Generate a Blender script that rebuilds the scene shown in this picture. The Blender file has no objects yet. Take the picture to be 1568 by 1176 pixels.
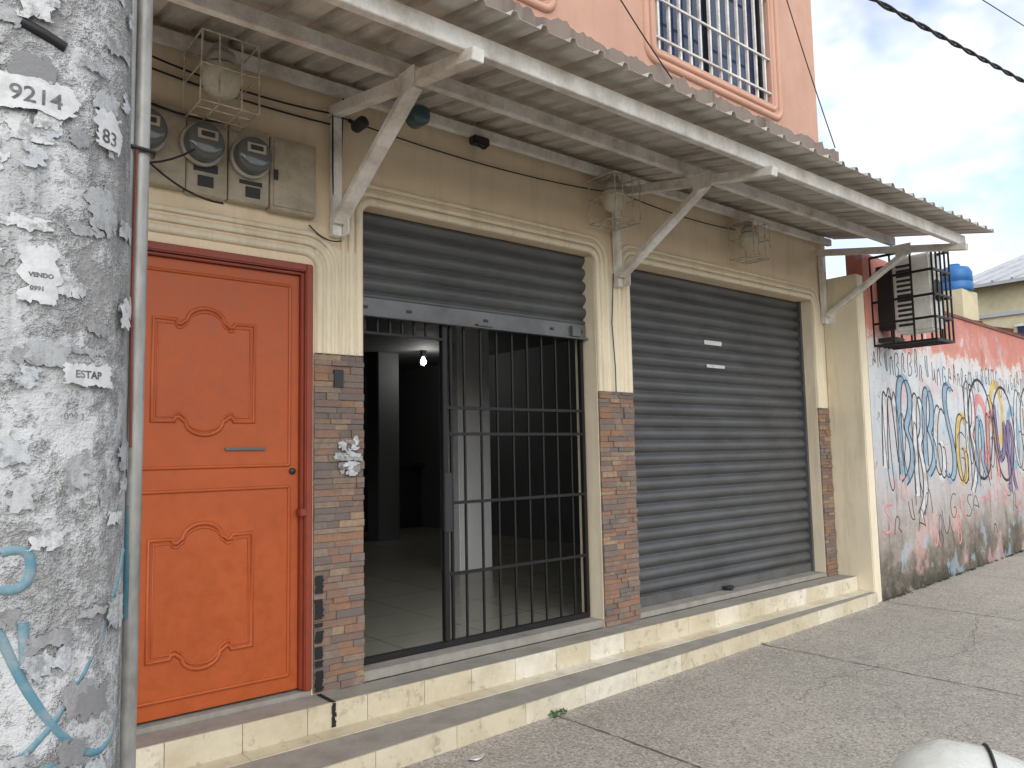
import bpy, bmesh, math, random
from mathutils import Vector, Matrix, noise as mnoise
random.seed(7)
sc=bpy.context.scene
COL=bpy.context.collection
def L(c):
    c=c/255.0
    return c/12.92 if c<=0.04045 else ((c+0.055)/1.055)**2.4
def S(r,g,b): return (L(r),L(g),L(b),1)
# ---------------------------------------------------------------- materials
def newmat(name):
    m=bpy.data.materials.new(name); m.use_nodes=True
    nt=m.node_tree; b=nt.nodes['Principled BSDF']; return m,nt,b
def N(nt,t,**k):
    n=nt.nodes.new(t)
    for a,v in k.items(): setattr(n,a,v)
    return n
def noise(nt,vec,scale,detail=6,rough=.6,stretch=None):
    if stretch:
        mp=N(nt,'ShaderNodeMapping'); mp.inputs['Scale'].default_value=stretch
        nt.links.new(vec,mp.inputs[0]); vec=mp.outputs[0]
    n=N(nt,'ShaderNodeTexNoise'); n.inputs['Scale'].default_value=scale; n.inputs['Detail'].default_value=min(detail,4.5)
    n.inputs['Roughness'].default_value=rough
    nt.links.new(vec,n.inputs['Vector']); return n.outputs['Fac']
def ramp(nt,fac,stops,interp='LINEAR'):
    r=N(nt,'ShaderNodeValToRGB'); r.color_ramp.interpolation=interp
    e=r.color_ramp.elements
    while len(e)<len(stops): e.new(.5)
    for i,(p,c) in enumerate(stops):
        e[i].position=p; e[i].color=c if len(c)==4 else (*c,1)
    nt.links.new(fac,r.inputs[0]); return r.outputs[0]
def g(v): return (v,v,v,1)
def mix(nt,fac,a,b,mode='MIX'):
    m=N(nt,'ShaderNodeMix'); m.data_type='RGBA'; m.blend_type=mode
    for i,v in ((0,fac),(6,a),(7,b)):
        if hasattr(v,'links'): nt.links.new(v,m.inputs[i])
        else: m.inputs[i].default_value=v
    return m.outputs[2]
def mathn(nt,op,a,b=0.0,c=None):
    m=N(nt,'ShaderNodeMath'); m.operation=op
    for i,v in enumerate((a,b,c)):
        if v is None: continue
        if hasattr(v,'links'): nt.links.new(v,m.inputs[i])
        else: m.inputs[i].default_value=v
    return m.outputs[0]
def coord(nt): return N(nt,'ShaderNodeTexCoord').outputs['Object']
def bump(nt,b,h,strength=.3,dist=.01):
    n=N(nt,'ShaderNodeBump'); n.inputs['Strength'].default_value=strength; n.inputs['Distance'].default_value=dist
    nt.links.new(h,n.inputs['Height']); nt.links.new(n.outputs[0],b.inputs['Normal'])
def sep(nt,v):
    s=N(nt,'ShaderNodeSeparateXYZ'); nt.links.new(v,s.inputs[0]); return s.outputs
def plain(name,col,rough=.6,metal=0,dirt=.35,dscale=3,bscale=40,bstr=.15,dirtcol=None,stretch=None,spec=None):
    m,nt,b=newmat(name); c=coord(nt)
    d=noise(nt,c,dscale,8,.65,stretch)
    dc=dirtcol or tuple(x*.45 for x in col[:3])+(1,)
    f=ramp(nt,d,[(.42,g(0)),(.75,g(dirt))])
    base=mix(nt,f,col,dc)
    d2=noise(nt,c,dscale*9,6,.7)
    base=mix(nt,.5,base,ramp(nt,d2,[(.3,g(.75)),(.7,g(1.1))]),'MULTIPLY')
    nt.links.new(base,b.inputs['Base Color'])
    rr=ramp(nt,d2,[(.3,g(max(0,rough-.12))),(.7,g(min(1,rough+.12)))])
    nt.links.new(rr,b.inputs['Roughness']); b.inputs['Metallic'].default_value=metal
    if bstr: bump(nt,b,noise(nt,c,bscale,3,.7),bstr,.004)
    return m
def stucco(name,col,dark,streak=.4):
    m,nt,b=newmat(name); c=coord(nt)
    base=mix(nt,ramp(nt,noise(nt,c,1.3,8,.7),[(.35,g(0)),(.72,g(1))]),col,tuple(x*.86 for x in col[:3])+(1,))
    st=noise(nt,c,1.0,8,.7,(6,6,.7))
    base=mix(nt,ramp(nt,st,[(.5,g(0)),(.8,g(streak))]),base,dark)
    sp=noise(nt,c,60,4,.8)
    base=mix(nt,ramp(nt,sp,[(.62,g(0)),(.75,g(.35))]),base,dark)
    nt.links.new(base,b.inputs['Base Color']); b.inputs['Roughness'].default_value=.85
    h=mathn(nt,'ADD',noise(nt,c,90,3,.7),mathn(nt,'MULTIPLY',noise(nt,c,6,2,.5),1.5))
    bump(nt,b,h,.35,.006)
    return m
M={}
M['wall']=stucco('beige_stucco',S(238,218,188),S(156,138,116),.32)
M['peach']=stucco('peach_stucco',S(212,168,146),S(156,118,100),.3)
M['peachframe']=stucco('peach_trim',S(216,172,150),S(156,118,100),.3)
M['trim']=stucco('cream_trim',S(232,220,194),S(146,130,108),.55)
M['mortar']=stucco('broken_mortar',S(140,126,116),S(70,62,58),.9)
M['door']=plain('orange_door_paint',S(176,82,32),.45,0,.35,2,120,.06,S(150,66,28))
M['doorframe']=plain('door_frame_paint',S(140,60,38),.45,0,.4,3,100,.08)
M['shutter']=plain('shutter_grey_paint',S(88,89,90),.42,.1,.6,2.2,60,.08,S(54,54,54),(1,1,2.5))
M['slatbar']=plain('shutter_bar_metal',S(112,112,112),.45,.4,.5,4,60,.1,S(60,58,56))
M['black']=plain('black_iron',S(26,26,28),.5,.2,.3,8,60,.1,S(60,40,30))
M['white_steel']=plain('white_painted_steel',S(236,234,228),.5,.0,.7,5,60,.15,S(150,130,108))
M['galv']=plain('awning_sheet',S(204,200,192),.5,.05,.8,2.4,30,.15,S(128,116,102),(4,.8,1))
M['panel']=plain('meter_panel_paint',S(180,170,150),.55,.1,.6,6,50,.1,S(115,95,76))
M['dark']=plain('dark_grey',S(44,44,46),.5,0,.3)
M['floor_dark']=plain('aggregate',S(158,153,144),.85,0,.5,6,220,.5,S(104,98,90))
M['lampglass']=plain('dusty_lamp_glass',S(222,216,196),.35,0,.5,9,30,.05,S(150,138,112))
M['lampcap']=plain('lamp_cap',S(186,182,172),.5,.3,.5,9)
M['cage']=plain('cage_wire',S(220,214,198),.5,.1,.8,20,80,.1,S(130,100,75))
M['acw']=plain('ac_white',S(232,232,226),.45,0,.4,4,50,.05)
M['blueplast']=plain('blue_plastic',S(40,110,175),.4,0,.3,2)
M['roofm']=plain('white_metal_roof',S(196,199,202),.5,.1,.4,.8,20,.05,S(120,105,92))
M['farwall']=plain('cream_far_wall',S(216,205,170),.9,0,.4,.8,30,.1)
M['rust']=plain('rusty_sheet',S(128,84,70),.8,0,.8,2,40,.2,S(60,45,40))
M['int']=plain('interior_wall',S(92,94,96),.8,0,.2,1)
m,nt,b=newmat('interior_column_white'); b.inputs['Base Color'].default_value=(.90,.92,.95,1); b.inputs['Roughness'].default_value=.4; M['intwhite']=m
M['sticker']=plain('sticker',S(214,215,215),.5,0,.6,30,50,0,S(140,140,140))
M['cable']=plain('cable_rubber',S(32,30,30),.6,0,.2)
M['redcable']=plain('red_conduit',S(130,50,44),.6,0,.4,8)
M['conduit']=plain('conduit_metal',S(168,168,163),.5,.3,.9,4,60,.1,S(96,86,78),(3,3,1))
M['mwhite']=plain('white_bodywork',S(212,214,206),.25,0,.1,4,30,.0)
M['seat']=plain('seat_vinyl',S(26,26,28),.5,0,.1)
M['tyre']=plain('tyre_rubber',S(26,26,26),.85,0,.3)
M['leaf']=plain('weed_leaf',S(60,98,48),.6,0,.5,20)
M['moss']=plain('moss_clumps',S(52,60,38),.9,0,.5,10)
M['black_paint']=plain('black_spray',S(36,35,37),.8,0,.8,9,60,.05,S(130,122,118))
M['faded_black']=plain('faded_black_spray',S(80,80,82),.8,0,.9,40,60,.05,S(165,165,165))
M['white_paint']=plain('white_spray',S(214,217,220),.8,0,.9,9,60,.05,S(150,135,128))
M['pink_paint']=plain('pink_spray',S(218,150,148),.8,0,.8,9)
M['yellow_paint']=plain('yellow_spray',S(216,188,116),.8,0,.8,9)
M['blue_paint']=plain('blue_spray',S(150,178,200),.8,0,.8,9)
M['purple_paint']=plain('purple_spray',S(140,116,156),.8,0,.8,9)
M['teal']=plain('teal_spray',S(96,140,156),.8,0,1,22,60,.1,S(160,164,165))
M['darkteal']=plain('teal_pipe_paint',S(44,104,118),.6,0,1,9,60,.1,S(150,150,146),(1,1,.5))
def glass(name,col,rough=.08):
    m,nt,b=newmat(name); b.inputs['Base Color'].default_value=col; b.inputs['Roughness'].default_value=rough
    b.inputs['Metallic'].default_value=0; b.inputs['IOR'].default_value=1.6; return m
M['glass']=glass('blue_window_glass',S(42,56,88))
M['meterglass']=glass('meter_dome_glass',S(88,92,92),.12)
M['teal_plastic']=glass('teal_floodlight',S(50,84,88),.3)
m,nt,b=newmat('lamp_on'); b.inputs['Emission Color'].default_value=(1,.98,.9,1); b.inputs['Emission Strength'].default_value=12; M['bulb']=m
# brick slips: random per island
m,nt,b=newmat('stone_slips'); c=coord(nt)
ri=N(nt,'ShaderNodeNewGeometry').outputs['Random Per Island']
base=ramp(nt,ri,[(0,S(128,114,104)),(.18,S(148,112,92)),(.34,S(114,103,98)),(.5,S(146,126,110)),(.64,S(156,116,88)),(.8,S(128,106,94)),(.92,S(166,140,112))],'CONSTANT')
base=mix(nt,ramp(nt,noise(nt,c,35,8,.7),[(.35,g(0)),(.7,g(.7))]),base,S(112,100,92))
base=mix(nt,ramp(nt,noise(nt,c,5,4,.7),[(.45,g(0)),(.7,g(.45))]),base,S(102,92,86))
nt.links.new(base,b.inputs['Base Color']); b.inputs['Roughness'].default_value=.85
bump(nt,b,noise(nt,c,70,8,.75),.7,.008); M['slips']=m
M['grout']=plain('slip_grout',S(98,88,82),.95,0,.4)
# torn paper layers
m,nt,b=newmat('torn_paper'); c=coord(nt)
ri=N(nt,'ShaderNodeNewGeometry').outputs['Random Per Island']
base=ramp(nt,ri,[(0,S(186,188,189)),(.2,S(172,174,175)),(.4,S(208,209,209)),(.6,S(156,156,157)),(.75,S(190,194,197)),(.9,S(136,136,138))],'CONSTANT')
base=mix(nt,ramp(nt,noise(nt,c,38,8,.8),[(.48,g(0)),(.6,g(.75))]),base,S(136,135,134))
base=mix(nt,ramp(nt,noise(nt,c,3,8,.75,(4,4,.5)),[(.52,g(0)),(.7,g(.6))]),base,S(92,92,94))
nt.links.new(base,b.inputs['Base Color']); b.inputs['Roughness'].default_value=.9
bump(nt,b,noise(nt,c,90,4,.75),.6,.004); M['paper']=m
# cream step tile
m,nt,b=newmat('cream_marble_tile'); c=coord(nt)
ri=N(nt,'ShaderNodeNewGeometry').outputs['Random Per Island']
base=ramp(nt,ri,[(0,S(206,195,170)),(.3,S(216,208,188)),(.6,S(209,199,175)),(.85,S(220,214,198))],'CONSTANT')
base=mix(nt,ramp(nt,noise(nt,c,4,8,.7),[(.42,g(0)),(.68,g(.6))]),base,S(176,162,132))
base=mix(nt,ramp(nt,noise(nt,c,14,8,.75),[(.56,g(0)),(.68,g(.6))]),base,S(138,128,112))
nt.links.new(base,b.inputs['Base Color']); b.inputs['Roughness'].default_value=.45; M['tile']=m
# sidewalk
m,nt,b=newmat('sidewalk_concrete'); c=coord(nt)
base=mix(nt,ramp(nt,noise(nt,c,.9,8,.65),[(.35,g(0)),(.7,g(1))]),S(176,169,158),S(156,150,140))
base=mix(nt,ramp(nt,noise(nt,c,5,8,.75),[(.5,g(0)),(.75,g(.5))]),base,S(134,129,121))
v=N(nt,'ShaderNodeTexVoronoi'); v.inputs['Scale'].default_value=110; nt.links.new(c,v.inputs['Vector'])
sp=sep(nt,v.outputs['Color'])
base=mix(nt,ramp(nt,sp[0],[(.72,g(0)),(.78,g(.55))]),base,S(104,98,92))
base=mix(nt,ramp(nt,sp[1],[(.82,g(0)),(.86,g(.6))]),base,S(208,200,186))
base=mix(nt,ramp(nt,noise(nt,c,2.2,4,.6),[(.66,g(0)),(.7,g(.2))]),base,S(96,92,88))
nt.links.new(base,b.inputs['Base Color']); b.inputs['Roughness'].default_value=.9
bump(nt,b,mathn(nt,'ADD',noise(nt,c,150,2,.7),mathn(nt,'MULTIPLY',noise(nt,c,8,4,.6),2)),.5,.006); M['sidewalk']=m
M['asphalt']=plain('asphalt',(.05,.05,.052,1),.9,0,.3,1,200,.5)
M['joint']=plain('joint_dirt',S(94,89,83),.95,0,.4,10)
# interior tile
m,nt,b=newmat('interior_floor_tile'); c=coord(nt)
br=N(nt,'ShaderNodeTexBrick'); br.offset=0; br.inputs['Scale'].default_value=1; br.inputs['Brick Width'].default_value=.6; br.inputs['Row Height'].default_value=.6
br.inputs['Mortar Size'].default_value=.004; br.inputs['Color1'].default_value=S(150,148,134); br.inputs['Color2'].default_value=S(144,142,129); br.inputs['Mortar'].default_value=S(104,100,92)
nt.links.new(c,br.inputs['Vector']); nt.links.new(br.outputs['Color'],b.inputs['Base Color']); b.inputs['Roughness'].default_value=.22; M['itile']=m
# pole
m,nt,b=newmat('weathered_painted_concrete'); c=coord(nt)
n1=noise(nt,c,5,12,.75,(1,1,.6)); n2=noise(nt,c,30,10,.8); n3=noise(nt,c,2.6,10,.7,(4,4,.45))
conc=mix(nt,ramp(nt,n2,[(.35,g(0)),(.65,g(1))]),S(134,133,132),S(170,169,167))
paint=mix(nt,ramp(nt,noise(nt,c,9,8,.7),[(.4,g(0)),(.7,g(1))]),S(204,205,205),S(172,174,175))
comb=mathn(nt,'ADD',mathn(nt,'MULTIPLY',n1,.55),mathn(nt,'MULTIPLY',n2,.45))
pf=ramp(nt,comb,[(.45,g(0)),(.54,g(1))])
base=mix(nt,pf,conc,paint)
base=mix(nt,ramp(nt,n3,[(.52,g(0)),(.7,g(.65))]),base,S(84,84,86))
base=mix(nt,ramp(nt,noise(nt,c,60,8,.8),[(.6,g(0)),(.68,g(.7))]),base,S(76,76,78))
nt.links.new(base,b.inputs['Base Color']); b.inputs['Roughness'].default_value=.85
bump(nt,b,mathn(nt,'ADD',pf,mathn(nt,'MULTIPLY',n2,1.8)),.8,.006); M['pole']=m
# graffiti wall
m,nt,b=newmat('graffiti_plaster'); c=coord(nt); z=sep(nt,c)[2]
zn=mathn(nt,'ADD',z,mathn(nt,'MULTIPLY',mathn(nt,'SUBTRACT',noise(nt,c,2.5,10,.75),.5),1.3))
base=ramp(nt,mathn(nt,'DIVIDE',mathn(nt,'ADD',zn,.3),3.2),[(.02,S(62,60,50)),(.10,S(112,104,92)),(.18,S(158,148,140)),(.30,S(186,180,178)),(.52,S(192,198,202)),(.66,S(208,212,215)),(.745,S(214,206,204)),(.775,S(204,138,122)),(.95,S(190,118,104))])
pk=noise(nt,c,1.6,4,.6)
base=mix(nt,ramp(nt,pk,[(.56,g(0)),(.62,g(.5))]),base,S(212,170,164))
bl=noise(nt,c,2.9,5,.6)
base=mix(nt,ramp(nt,bl,[(.58,g(0)),(.63,g(.5))]),base,S(160,184,200))
pl=noise(nt,c,9,12,.8)
base=mix(nt,ramp(nt,pl,[(.58,g(0)),(.62,g(.7))]),base,S(150,130,118))
base=mix(nt,ramp(nt,noise(nt,c,1.4,10,.75,(5,5,.6)),[(.55,g(0)),(.75,g(.7))]),base,S(84,78,72))
nt.links.new(base,b.inputs['Base Color']); b.inputs['Roughness'].default_value=.9
bump(nt,b,mathn(nt,'ADD',pl,noise(nt,c,40,6,.7)),.6,.012); M['graf']=m
# ---------------------------------------------------------------- geometry helpers
def empty(name,parent=None):
    o=bpy.data.objects.new(name,None); o.empty_display_size=.2; COL.objects.link(o)
    if parent: o.parent=parent
    return o
def link(name,me,mat,parent=None,smooth=False):
    if mat: me.materials.append(M[mat] if isinstance(mat,str) else mat)
    if smooth:
        for p in me.polygons: p.use_smooth=True
    o=bpy.data.objects.new(name,me); COL.objects.link(o)
    if parent: o.parent=parent
    return o
def bmbox(bm,x0,x1,y0,y1,z0,z1):
    vs=[bm.verts.new((x,y,z)) for x in (x0,x1) for y in (y0,y1) for z in (z0,z1)]
    for f in ((0,1,3,2),(4,6,7,5),(0,4,5,1),(2,3,7,6),(0,2,6,4),(1,5,7,3)): bm.faces.new([vs[i] for i in f])
    return vs
def boxes(name,lst,mat,parent=None,bev=0):
    bm=bmesh.new()
    for b_ in lst: bmbox(bm,*b_)
    bmesh.ops.recalc_face_normals(bm,faces=bm.faces)
    if bev: bmesh.ops.bevel(bm,geom=list(bm.edges),offset=bev,segments=2,affect='EDGES')
    me=bpy.data.meshes.new(name); bm.to_mesh(me); bm.free()
    return link(name,me,mat,parent)
def beams(name,lst,mat,parent=None,bev=.003):
    bm=bmesh.new()
    for p0,p1,w,h in lst:
        p0=Vector(p0);p1=Vector(p1); d=(p1-p0); ln=d.length; d.normalize()
        up=Vector((0,0,1)) if abs(d.z)<.95 else Vector((0,1,0))
        s=d.cross(up).normalized(); u=s.cross(d)
        vs=[bm.verts.new(p0+d*a*ln+s*b_*w/2+u*c_*h/2) for a in (0,1) for b_ in (-1,1) for c_ in (-1,1)]
        for f in ((0,1,3,2),(4,6,7,5),(0,4,5,1),(2,3,7,6),(0,2,6,4),(1,5,7,3)): bm.faces.new([vs[i] for i in f])
    bmesh.ops.recalc_face_normals(bm,faces=bm.faces)
    if bev: bmesh.ops.bevel(bm,geom=list(bm.edges),offset=bev,segments=2,affect='EDGES')
    me=bpy.data.meshes.new(name); bm.to_mesh(me); bm.free()
    return link(name,me,mat,parent)
def tube(name,paths,r,mat,parent=None,cyclic=False,res=2,smoothc=False):
    cu=bpy.data.curves.new(name,'CURVE'); cu.dimensions='3D'; cu.bevel_depth=r; cu.bevel_resolution=res; cu.use_fill_caps=True
    for pts in paths:
        s=cu.splines.new('NURBS' if smoothc else 'POLY'); s.points.add(len(pts)-1)
        for i,p in enumerate(pts): s.points[i].co=(*p,1)
        s.use_cyclic_u=cyclic
        if smoothc: s.order_u=min(4,len(pts)); s.use_endpoint_u=not cyclic; s.resolution_u=6
    cu.materials.append(M[mat])
    o=bpy.data.objects.new(name,cu); COL.objects.link(o)
    if parent: o.parent=parent
    return o
def lathe(name,prof,center,mat,parent=None,axis='Z',seg=24,smooth=True):
    bm=bmesh.new(); rings=[]
    for r,h in prof:
        ring=[]
        for i in range(seg):
            a=2*math.pi*i/seg; ca,sa=math.cos(a)*r,math.sin(a)*r
            p={'Z':(ca,sa,h),'Y':(ca,h,sa),'X':(h,ca,sa)}[axis]
            ring.append(bm.verts.new(Vector(center)+Vector(p)))
        rings.append(ring)
    for a,b_ in zip(rings,rings[1:]):
        for i in range(seg): bm.faces.new((a[i],a[(i+1)%seg],b_[(i+1)%seg],b_[i]))
    bm.faces.new(rings[0]); bm.faces.new(rings[-1])
    bmesh.ops.recalc_face_normals(bm,faces=bm.faces)
    me=bpy.data.meshes.new(name); bm.to_mesh(me); bm.free()
    return link(name,me,mat,parent,smooth)
GZ=-.24
# ---------------------------------------------------------------- ground
def sheet(name,x0,x1,y0,y1,z,mat,parent=None):
    me=bpy.data.meshes.new(name); me.from_pydata([(x0,y0,z),(x1,y0,z),(x1,y1,z),(x0,y1,z)],[],[(0,1,2,3)]); return link(name,me,mat,parent)
sheet('ground',-300,300,-300,300,GZ-.16,'asphalt')
boxes('sidewalk',[(-40,60,-5.2,-.0,GZ-.15,GZ)],'sidewalk',None,.01)
bm=bmesh.new()
for X in (-3.35,-1.3,.75,2.8,4.85,6.9,8.95,11.0,13.05,15.1):
    n=160; prev=None
    for i in range(n+1):
        y=-5.15+4.8*i/n; w=.0035+.0035*mnoise.noise(Vector((X,y*11,0))); dx=.014*mnoise.noise(Vector((X*3,y*3,1)))+.005*mnoise.noise(Vector((X*3,y*20,1)))
        a=bm.verts.new((X+dx-w,y,GZ+.004)); b_=bm.verts.new((X+dx+w,y,GZ+.004))
        if prev: bm.faces.new((prev[0],prev[1],b_,a))
        prev=(a,b_)
prev=None
for i in range(200):   # wandering crack
    t=i/199; x=3.9+7*t; y=-1.3+.35*mnoise.noise(Vector((x*.8,0,3)))+.07*mnoise.noise(Vector((x*6,0,3)))+.02*mnoise.noise(Vector((x*30,0,3))); w=.0012+.0018*abs(mnoise.noise(Vector((x*9,2,2))))
    a=bm.verts.new((x,y-w,GZ+.003)); b_=bm.verts.new((x,y+w,GZ+.003))
    if prev: bm.faces.new((prev[0],prev[1],b_,a))
    prev=(a,b_)
me=bpy.data.meshes.new('sidewalk_joints'); bm.to_mesh(me); bm.free(); link('sidewalk_joints',me,'joint')
# ---------------------------------------------------------------- building
B=empty('two_storey_shop_building')
boxes('ground_floor_wall',[
 (-4,.66,0,.2,-.3,3.7),(.66,1.69,0,.2,2.1,3.7),(1.69,1.97,0,.2,-.3,3.7),(1.97,3.74,0,.2,2.47,3.7),(3.74,4.08,0,.2,-.3,3.7),
 (4.08,6.58,0,.2,2.47,3.7),(6.58,6.88,0,.2,-.3,3.7),(6.70,6.88,.2,10,-.3,3.7),(-4,-3.8,.2,10,-.3,3.7),(-3.8,6.7,9.8,10,-.3,3.7)],'wall',B)
WX=[(4.5,6.1),(1.7,3.3)]
boxes('upper_wall',[(-4,1.7,0,.2,3.7,7.2),(1.7,3.3,0,.2,3.7,4.2),(1.7,3.3,0,.2,5.6,7.2),(3.3,4.5,0,.2,3.7,7.2),(4.5,6.1,0,.2,3.7,4.2),(4.5,6.1,0,.2,5.6,7.2),
 (6.1,6.88,0,.2,3.7,7.2),(6.68,6.88,.2,10,3.7,7.2),(-4,-3.8,.2,10,3.7,7.2),(-3.8,6.68,9.8,10,3.7,7.2),(-4,6.88,0,10,7.2,7.4)],'peach',B)
boxes('fin_wall',[(6.77,6.9,-.335,-.002,GZ,2.68)],'trim',B,.008)
# interior
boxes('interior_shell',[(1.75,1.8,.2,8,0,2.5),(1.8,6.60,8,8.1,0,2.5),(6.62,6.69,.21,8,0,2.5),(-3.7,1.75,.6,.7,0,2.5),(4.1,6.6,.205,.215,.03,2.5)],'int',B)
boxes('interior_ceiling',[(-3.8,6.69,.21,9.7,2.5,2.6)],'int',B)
boxes('interior_floor',[(-3.8,6.69,.13,9.7,-.1,.02)],'itile',B)
boxes('interior_column',[(4.24,4.62,2.3,2.62,.02,2.5)],'intwhite',B,.01)
boxes('interior_column_rear',[(5.1,5.42,5.3,5.6,.02,2.5)],'int',B,.01)
boxes('interior_counter',[(5.6,6.6,6.6,7.2,.02,.95),(5.5,6.61,6.5,7.25,.95,1.0)],'dark',B,.005)
lathe('ceiling_bulb',[(.001,-.06),(.03,-.045),(.04,-.015),(.03,.02),(.015,.05),(.001,.055)],(5.55,4.9,2.36),'bulb',B)
boxes('bulb_holder',[(5.52,5.58,4.87,4.93,2.42,2.5)],'dark',B)
ld=bpy.data.lights.new('ceiling_bulb_light','POINT'); ld.energy=7; ld.shadow_soft_size=.05; ld.color=(1,.97,.9)
lo=bpy.data.objects.new('ceiling_bulb_light',ld); lo.location=(5.55,4.82,2.26); COL.objects.link(lo); lo.parent=B
# ragged mortar ledge on upper floor slab
bm=bmesh.new(); n=330; top=[];bot=[]
for i in range(n+1):
    x=-4+10.86*i/n
    zt=3.87+.05*mnoise.noise(Vector((x*5,0,0)))+.05*mnoise.noise(Vector((x*17,4,0)))
    yf=-.2-.03*mnoise.noise(Vector((x*7,9,0)))
    top.append((bm.verts.new((x,0.01,zt+.03)),bm.verts.new((x,yf,zt)))); bot.append((bm.verts.new((x,0.01,3.62)),bm.verts.new((x,yf,3.64))))
for i in range(n):
    bm.faces.new((top[i][0],top[i][1],top[i+1][1],top[i+1][0])); bm.faces.new((top[i][1],bot[i][1],bot[i+1][1],top[i+1][1])); bm.faces.new((bot[i][1],bot[i][0],bot[i+1][0],bot[i+1][1]))
for k in (0,n): bm.faces.new((top[k][0],top[k][1],bot[k][1],bot[k][0]))
bmesh.ops.recalc_face_normals(bm,faces=bm.faces)
me=bpy.data.meshes.new('slab_edge_mortar'); bm.to_mesh(me); bm.free(); link('slab_edge_mortar',me,'mortar',B)
# windows
def rrect(x0,x1,z0,z1,r,y,seg=6):
    pts=[]
    for cx,cz,a0 in ((x1-r,z0+r,-90),(x1-r,z1-r,0),(x0+r,z1-r,90),(x0+r,z0+r,180)):
        for i in range(seg+1):
            a=math.radians(a0+90*i/seg); pts.append((cx+r*math.cos(a),y,cz+r*math.sin(a)))
    return pts
for k,(a,b_) in enumerate(WX):
    w=empty('barred_window',B)
    tube('frame_outer',[rrect(a-.12,b_+.12,4.08,5.72,.1,-.0)],.03,'peachframe',w,True)
    tube('frame_inner',[rrect(a-.05,b_+.05,4.15,5.65,.06,-.0)],.022,'peachframe',w,True)
    boxes('glass',[(a,b_,.12,.13,4.2,5.6)],'glass',w)
    mid=(a+b_)/2
    boxes('sash',[(a,a+.04,.08,.118,4.2,5.6),(b_-.04,b_,.08,.118,4.2,5.6),(mid-.025,mid+.025,.08,.118,4.24,5.56),(a+.04,b_-.04,.08,.118,4.2,4.24),(a+.04,b_-.04,.08,.118,5.56,5.6)],'dark',w)
    lst=[]
    nb=12
    for i in range(nb):
        x=a+.06+(b_-a-.12)*i/(nb-1); lst.append(((x,.03,4.2),(x,.03,5.6),.022,.022))
    for zz in (4.30,4.62,5.2,5.5): lst.append(((a,.012,zz),(b_,.012,zz),.014,.016))
    beams('bars',lst,'white_steel',w,0)
# ---- arch mouldings
def arch(xl,xr,zb1,zb2,zt,off,rc,y):
    x0,x1,z1=xl-off,xr+off,zt+off; r=rc+off*.8; pts=[(x0,y,zb1)]
    for i in range(9):
        a=math.radians(180-90*i/8); pts.append((x0+r+r*math.cos(a),y,z1-r+r*math.sin(a)))
    for i in range(9):
        a=math.radians(90-90*i/8); pts.append((x1-r+r*math.cos(a),y,z1-r+r*math.sin(a)))
    pts.append((x1,y,zb2)); return pts
tr=empty('opening_mouldings',B)
def mould(xl,xr,zb1,zb2,zt,rc,w0=.0,offs=(.022,.068,.114)):
    for o_,r_ in zip(offs,(.022,.018,.015)):
        tube('moulding_ridge',[arch(xl,xr,zb1,zb2,zt,o_,rc,-.004)],r_,'trim',tr)
mould(.66,1.69,1.65,1.65,2.13,.06,offs=(.035,.085,.13))
mould(1.97,3.74,1.65,1.53,2.47,.06,offs=(.02,.066,.112))
mould(4.08,6.58,1.53,1.48,2.47,.06,offs=(.02,.066,.112))
boxes('jamb_lining',[(3.735,3.745,.0,.2,.0,2.47),(6.574,6.586,.0,.2,.0,2.47)],'trim',B)
boxes('pilaster_band',[(1.70,1.965,-.008,-.0,1.652,2.2),(3.745,4.075,-.008,-.0,1.532,2.42),(6.585,6.765,-.008,-.0,1.482,2.42)],'trim',B,.002)
# stone slips on pilasters
bm=bmesh.new()
def slips(x0,x1,z0,z1,yf=-.0,sideL=False):
    z=z0
    while z<z1-.01:
        h=min(random.choice((.026,.03,.036,.04)),z1-z); x=x0
        while x<x1-.001:
            w=random.uniform(.06,.15); 
            if x1-(x+w)<.04: w=x1-x
            d=random.uniform(.006,.02)
            bmbox(bm,x+.0008,x+w-.0008,yf-d,yf+.01,z+.0010,z+h-.0010)
            x+=w
        z+=h
slips(1.695,1.972,-.018,1.65); slips(3.742,4.082,-.018,1.53); slips(6.582,6.765,-.018,1.48)
bmesh.ops.recalc_face_normals(bm,faces=bm.faces)
me=bpy.data.meshes.new('stone_slip_cladding'); bm.to_mesh(me); bm.free(); link('stone_slip_cladding',me,'slips',B)
boxes('slip_grout',[(1.697,1.970,-.004,-.0,-.018,1.648),(3.744,4.080,-.004,-.0,-.018,1.528),(6.584,6.763,-.004,-.0,-.018,1.478)],'grout',B)
boxes('wall_socket_box',[(1.80,1.85,-.025,-.0,1.48,1.57)],'dark',B)
bm=bmesh.new()
rr_=random.Random(3)
for i in range(42):
    cx=1.875+rr_.uniform(-.06,.06); cz=1.12+rr_.uniform(-.08,.09); w=rr_.uniform(.008,.03); h=rr_.uniform(.004,.018)
    if cx<1.84 and cz>1.14: continue
    vs=[]
    for (a,b_) in ((-1,-1),(0,-1),(1,-1),(1,0),(1,1),(0,1),(-1,1),(-1,0)):
        vs.append(bm.verts.new((min(max(cx+w*(a+rr_.uniform(-.5,.5)),1.76),1.966),-.0225-.00008*i,cz+h*(b_+rr_.uniform(-.5,.5)))))
    bm.faces.new(vs)
me=bpy.data.meshes.new('torn_sticker'); bm.to_mesh(me); bm.free(); link('torn_sticker',me,'paper',B)
bm=bmesh.new()
for i in range(60):
    z=.54-i*.0095; x=1.717+.008*mnoise.noise(Vector((0,z*20,0)))
    if mnoise.noise(Vector((3,z*26,0)))>.22: continue
    bmbox(bm,x-.018+.008*mnoise.noise(Vector((7,z*60,0))),x+.022+.012*mnoise.noise(Vector((5,z*70,0))),-.0245,-.0205,z-.0048,z+.0048)
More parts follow.
